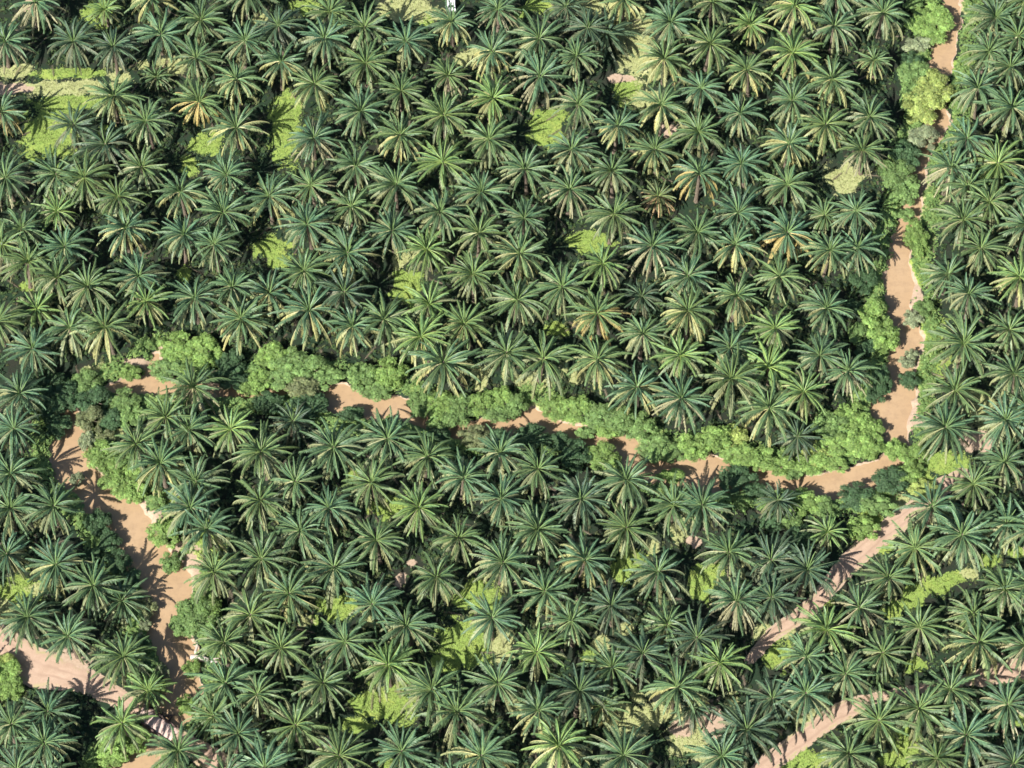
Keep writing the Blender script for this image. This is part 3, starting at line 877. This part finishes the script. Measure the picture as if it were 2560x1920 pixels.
def leafy_mass(name, label, n, weight, size, height, tones):
    """low leaf sprigs over the ground where weight(x, y) says so, as one mass"""
    xs, ys = rng.uniform(-101, 101, n), rng.uniform(-84, 101, n)
    i_, j_ = ((xs + 112) / .45).astype(int) + 5, ((ys + 92) / .45).astype(int) + 5
    w_ = weight(xs, ys, j_, i_)
    ok = w_ > rng.uniform(0, 1, n)
    xs, ys, zs, w_ = xs[ok], ys[ok], Z[j_, i_][ok], w_[ok]
    n = len(xs)
    hz = height(xs, ys, w_) * rng.uniform(.45, 1.1, n)
    tn = rng.uniform(.7, 1.3, n)[:, None] * np.array(tones)[rng.integers(0, len(tones), n)]
    NL = 6
    V = np.zeros((n, NL, 4, 3), np.float32)
    tint = np.ones((n, NL, 4), np.float32)
    ph = rng.uniform(0, 6.283, n)
    for k in range(NL):
        a = ph + k * 2.4
        ln = rng.uniform(.6, 1.15, n) * size
        ca, sa, tl = np.cos(a), np.sin(a), rng.uniform(-.25, .55, n)
        for m_, (al, sd) in enumerate(((0, 0), (.55, 1), (1, 0), (.55, -1))):
            V[:, k, m_, 0] = xs + ca * ln * al - sa * ln * .27 * sd
            V[:, k, m_, 1] = ys + sa * ln * al + ca * ln * .27 * sd
            V[:, k, m_, 2] = zs + hz + ln * al * tl - ln * .25 * al * al
        tint[:, k, :3] = tn * rng.uniform(.85, 1.15, (n, 1))
    me = bpy.data.meshes.new(name)
    nf = n * NL
    me.vertices.add(nf * 4)
    me.vertices.foreach_set('co', V.ravel())
    me.loops.add(nf * 4)
    me.loops.foreach_set('vertex_index', np.arange(nf * 4, dtype=np.int32))
    me.polygons.add(nf)
    me.polygons.foreach_set('loop_start', np.arange(0, nf * 4, 4, dtype=np.int32))
    me.update(calc_edges=True)
    a = me.attributes.new('tint', 'FLOAT_COLOR', 'FACE')
    a.data.foreach_set('color', tint.ravel())
    me.materials.append(M_LEAF)
    tag(link(name, me), label, None, None, 'stuff')
    print(name, n)


def w_under(x, y, j, i):
    v = .5 + .6 * vnoise(x, y, 3.5, 71) + .3 * vnoise(x, y, 1.2, 72)
    v *= (RS[j, i] > .8) & (TS[j, i] > .5)
    return v * np.clip(1 - 1.6 * np.maximum.reduce([lime[j, i], dry[j, i], sand[j, i]]), 0, 1)


def w_scrub(x, y, j, i):
    rs = RS[j, i]
    v = np.clip((rs - .2) / .8, 0, 1) * np.clip((4.6 - rs) / 2.2, 0, 1) * (.75 + .6 * vnoise(x, y, 2.6, 81) + .3 * vnoise(x, y, 1.1, 82))
    return v * (TS[j, i] > .4) * np.clip(1.2 - 1.5 * sand[j, i], 0, 1)


leafy_mass('undergrowth', 'dim fern and weed undergrowth between the palm rows', 130000, w_under, .42, lambda x, y, w: .15 + .35 * w,
           [(.06, .10, .04), (.08, .13, .05), (.10, .12, .055), (.045, .085, .045)])
leafy_mass('scrub', 'mid green scrub and creepers spreading over the stream banks', 1000000, w_scrub, .34,
           lambda x, y, w: np.clip(.3 + .8 * w + .6 * vnoise(x, y, 1.8, 91), .1, 2) * np.clip((RS[((y + 92) / .45).astype(int) + 5, ((x + 112) / .45).astype(int) + 5]) / 1.6, .25, 1), [(.20, .31, .11), (.18, .29, .10), (.25, .34, .115), (.15, .25, .085)])

g = Geo()
for i in range(900):                                               # pruned fronds lying between the rows
    a = random.choice(palm_pos)
    ang, dd = random.uniform(0, 6.28), random.uniform(2.2, 5.2)
    x, y = a[0] + math.cos(ang) * dd, a[1] + math.sin(ang) * dd
    j, k = int((x + 112) / .45) + 5, int((y + 92) / .45) + 5
    if not (0 < j < nx and 0 < k < ny) or RS[k, j] < 1 or TS[k, j] < .6:
        continue
    L, th = random.uniform(1.8, 3.6), random.uniform(0, 3.14)
    d = np.array([math.cos(th), math.sin(th), 0])
    s = np.array([-d[1], d[0], 0])
    b = np.array([x, y, .18])
    tn = random.uniform(.7, 1.3)
    g.tube([b - d * L / 2, b + np.array([0, 0, .1]), b + d * L / 2], [.05, .04, .015], 4, (tn, tn, tn), cap=False)
    for q in np.linspace(-.4, .48, 14):
        for sd in (-1, 1):
            o = b + d * L * q + np.array([0, 0, .08])
            e = o + (s * sd * .8 + d * .6) * random.uniform(.3, .55) + np.array([0, 0, random.uniform(-.12, .1)])
            g.add([o - d * .05, o + d * .05, e], [(0, 1, 2)], (tn * random.uniform(.7, 1.2),) * 3)
tag(link('frond_litter', g.mesh('frond_litter', M_FROND), None, (.20, .165, .125)), 'dead pruned fronds littering the floor between the palm rows', None, None, 'stuff')

# ------------------------------------------------------------------ log bridge
a0, a1 = P(*px('I', 925, 1305), .1), P(*px('I', 1115, 1440), .1)
d = (a1 - a0)
Lb = np.linalg.norm(d[:2]) + 1.2
rz = math.atan2(d[1], d[0])
br = bpy.data.objects.new('log_bridge', None)
C.objects.link(br)
br.location = ((a0 + a1) / 2)
br.location.z = 0
br.rotation_euler = (0, 0, rz)
tag(br, 'small log bridge with pale earth deck carrying the pink track over the stream', 'bridge')
g = Geo()
n = 18
V, F = [], []
for i in range(n + 1):
    for j in range(7):
        u, v = i / n - .5, j / 6 - .5
        V.append((u * Lb, v * 2.3 + .12 * math.sin(i * 2.1 + j), .16 + .05 * math.sin(i * 1.7 + j * 2) - .10 * (j in (0, 6))))
for i in range(n):
    for j in range(6):
        F.append((i * 7 + j, (i + 1) * 7 + j, (i + 1) * 7 + j + 1, i * 7 + j + 1))
g.add(V, F)
link('deck', g.mesh('bridge_deck', M_DECK, True), br)
for s in (-1, 1):
    g = Geo()
    g.tube([(-Lb / 2 - .4, s * 1.42, .14), (0, s * 1.48, .2), (Lb / 2 + .3, s * 1.40, .12)], [.21, .2, .17], 8)
    link('edge_log', g.mesh('edge_log', M_DARKLOG), br)
    for i in range(2):
        g = Geo()
        g.tube([(-Lb / 2 - .2, s * (.35 + .6 * i), -.12), (Lb / 2 + .2, s * (.3 + .6 * i), -.12)], [.19, .16], 8)
        link('beam', g.mesh('beam', M_DARKLOG), br)
for i, (x, y, L, th, lab) in enumerate([(1075, 1330, 3.0, .3, 'dark driftwood log caught against the log bridge'), (1040, 1300, 2.2, -.9, 'short dark driftwood log jammed above the log bridge'),
                                        (1100, 1360, 2.4, 1.3, 'dark driftwood log standing askew at the bridge end')]):
    q = P(*px('I', x, y), -.4)
    g = Geo()
    g.tube([(-L / 2, 0, -.1), (0, .12, .12), (L / 2, -.1, .2)], [.2, .17, .09], 7)
    g.tube([(L * .1, .1, .12), (L * .3, .6, .35)], [.09, .04], 5)
    o = link('driftwood_log', g.mesh('driftwood_log', M_DARKLOG))
    o.location, o.rotation_euler = tuple(q), (0, 0, th)
    tag(o, lab, 'driftwood', 'driftwood at the bridge')
for x, y, L, th, lab in ((1345, 965, 6.0, -.25, 'bleached white fallen trunk lying on the left stream bank'), (1275, 890, 2.6, 1.5, 'thin bleached branch at the water edge beside the fallen trunk')):
    q = P(*px('I', x, y), .3)
    g = Geo()
    k = .09 * L
    g.tube([(-L / 2, 0, .05), (-L / 5, .15, .2), (L / 5, -.1, .22), (L / 2, .1, .1)], [k * .8, k, k * .8, k * .45], 9)
    g.tube([(L * .05, 0, .2), (L * .2, .5, .45), (L * .32, .8, .4)], [k * .4, k * .28, k * .1], 6)
    g.tube([(-L * .2, 0, .2), (-L * .3, -.5, .3)], [k * .4, k * .15], 6)
    o = link('fallen_trunk', g.mesh('fallen_trunk', M_LOG))
    o.location, o.rotation_euler = tuple(q), (0, 0, th)
    tag(o, lab, 'fallen trunk')

# ------------------------------------------------------------------ white car at the top of the straw clearing
q = P(1128, 22, 1.0)
car = bpy.data.objects.new('parked_car', None)
C.objects.link(car)
car.location = (q[0], q[1] + 2.0, 0)
tag(car, 'white parked car half hidden behind a palm at the straw clearing', 'car')
prof = [(-2.1, .35), (-2.12, .75), (-2.0, .98), (-1.75, 1.02), (-1.35, 1.48), (-.2, 1.52), (.55, 1.42), (1.15, 1.0), (1.95, .86), (2.1, .6), (2.08, .35)]
g = Geo()
V = []
for s in (-1, 1):
    for y, z in prof:
        inset = .16 if z > 1.1 else .04 if z > .9 else 0
        V.append((s * (.86 - inset), y, z))
np_ = len(prof)
F = [tuple(range(np_))[::-1], tuple(range(np_, 2 * np_))]
F += [(i, (i + 1) % np_, np_ + (i + 1) % np_, np_ + i) for i in range(np_)]
g.add(V, F)
link('body', g.mesh('car_body', M_WHITE), car)
for nm, quad in (('rear_window', [(-.64, -1.72, 1.075), (.64, -1.72, 1.075), (.58, -1.40, 1.44), (-.58, -1.40, 1.44)]), ('windscreen', [(-.6, .60, 1.41), (.6, .60, 1.41), (.68, 1.10, 1.06), (-.68, 1.10, 1.06)])):
    g = Geo()
    dy = -.012 if nm == 'rear_window' else .012
    g.add([(x, y + dy, z + .012) for x, y, z in quad] + [(x, y, z) for x, y, z in quad], [(0, 1, 2, 3), (0, 4, 5, 1), (1, 5, 6, 2), (2, 6, 7, 3), (3, 7, 4, 0)])
    link(nm, g.mesh(nm, M_GLASS), car)
for sx in (-1, 1):
    for sy in (-1.3, 1.3):
        g = Geo()
        g.tube([(sx * .70, sy, .32), (sx * .72, sy, .32), (sx * .86, sy, .32), (sx * .88, sy, .32)], [.26, .32, .32, .26], 18)
        w = link('wheel', g.mesh('wheel', M_RUBBER), car)
        g = Geo()
        g.tube([(sx * .875, sy, .32), (sx * .89, sy, .32)], [.2, .17], 14)
        link('rim', g.mesh('rim', M_STEEL), w)

# ------------------------------------------------------------------ light
EL, AZ = 42, 220
w = bpy.data.worlds.new('World')
bpy.context.scene.world = w
w.use_nodes = True
nt = w.node_tree
bg = nt.nodes['Background']
sky = nt.nodes.new('ShaderNodeTexSky')
sky.sky_type = 'NISHITA'
sky.sun_disc = False
sky.sun_elevation = R(EL)
sky.sun_rotation = R(AZ)
nt.links.new(sky.outputs[0], bg.inputs['Color'])
bg.inputs['Strength'].default_value = .070
sd = bpy.data.lights.new('sun', 'SUN')
sd.energy = 5.0
sd.angle = R(.5)
sd.color = (1, .95, .87)
so = bpy.data.objects.new('sun', sd)
C.objects.link(so)
to_sun = Vector((math.sin(R(AZ)) * math.cos(R(EL)), math.cos(R(AZ)) * math.cos(R(EL)), math.sin(R(EL))))
so.rotation_euler = (-to_sun).to_track_quat('-Z', 'Y').to_euler()

sc = bpy.context.scene
sc.view_settings.view_transform = 'Standard'
sc.view_settings.look = 'None'
sc.view_settings.exposure = .92
sc.view_settings.gamma = 1
sc.cycles.max_bounces = 6
sc.cycles.transparent_max_bounces = 4
sc.cycles.use_denoising = True
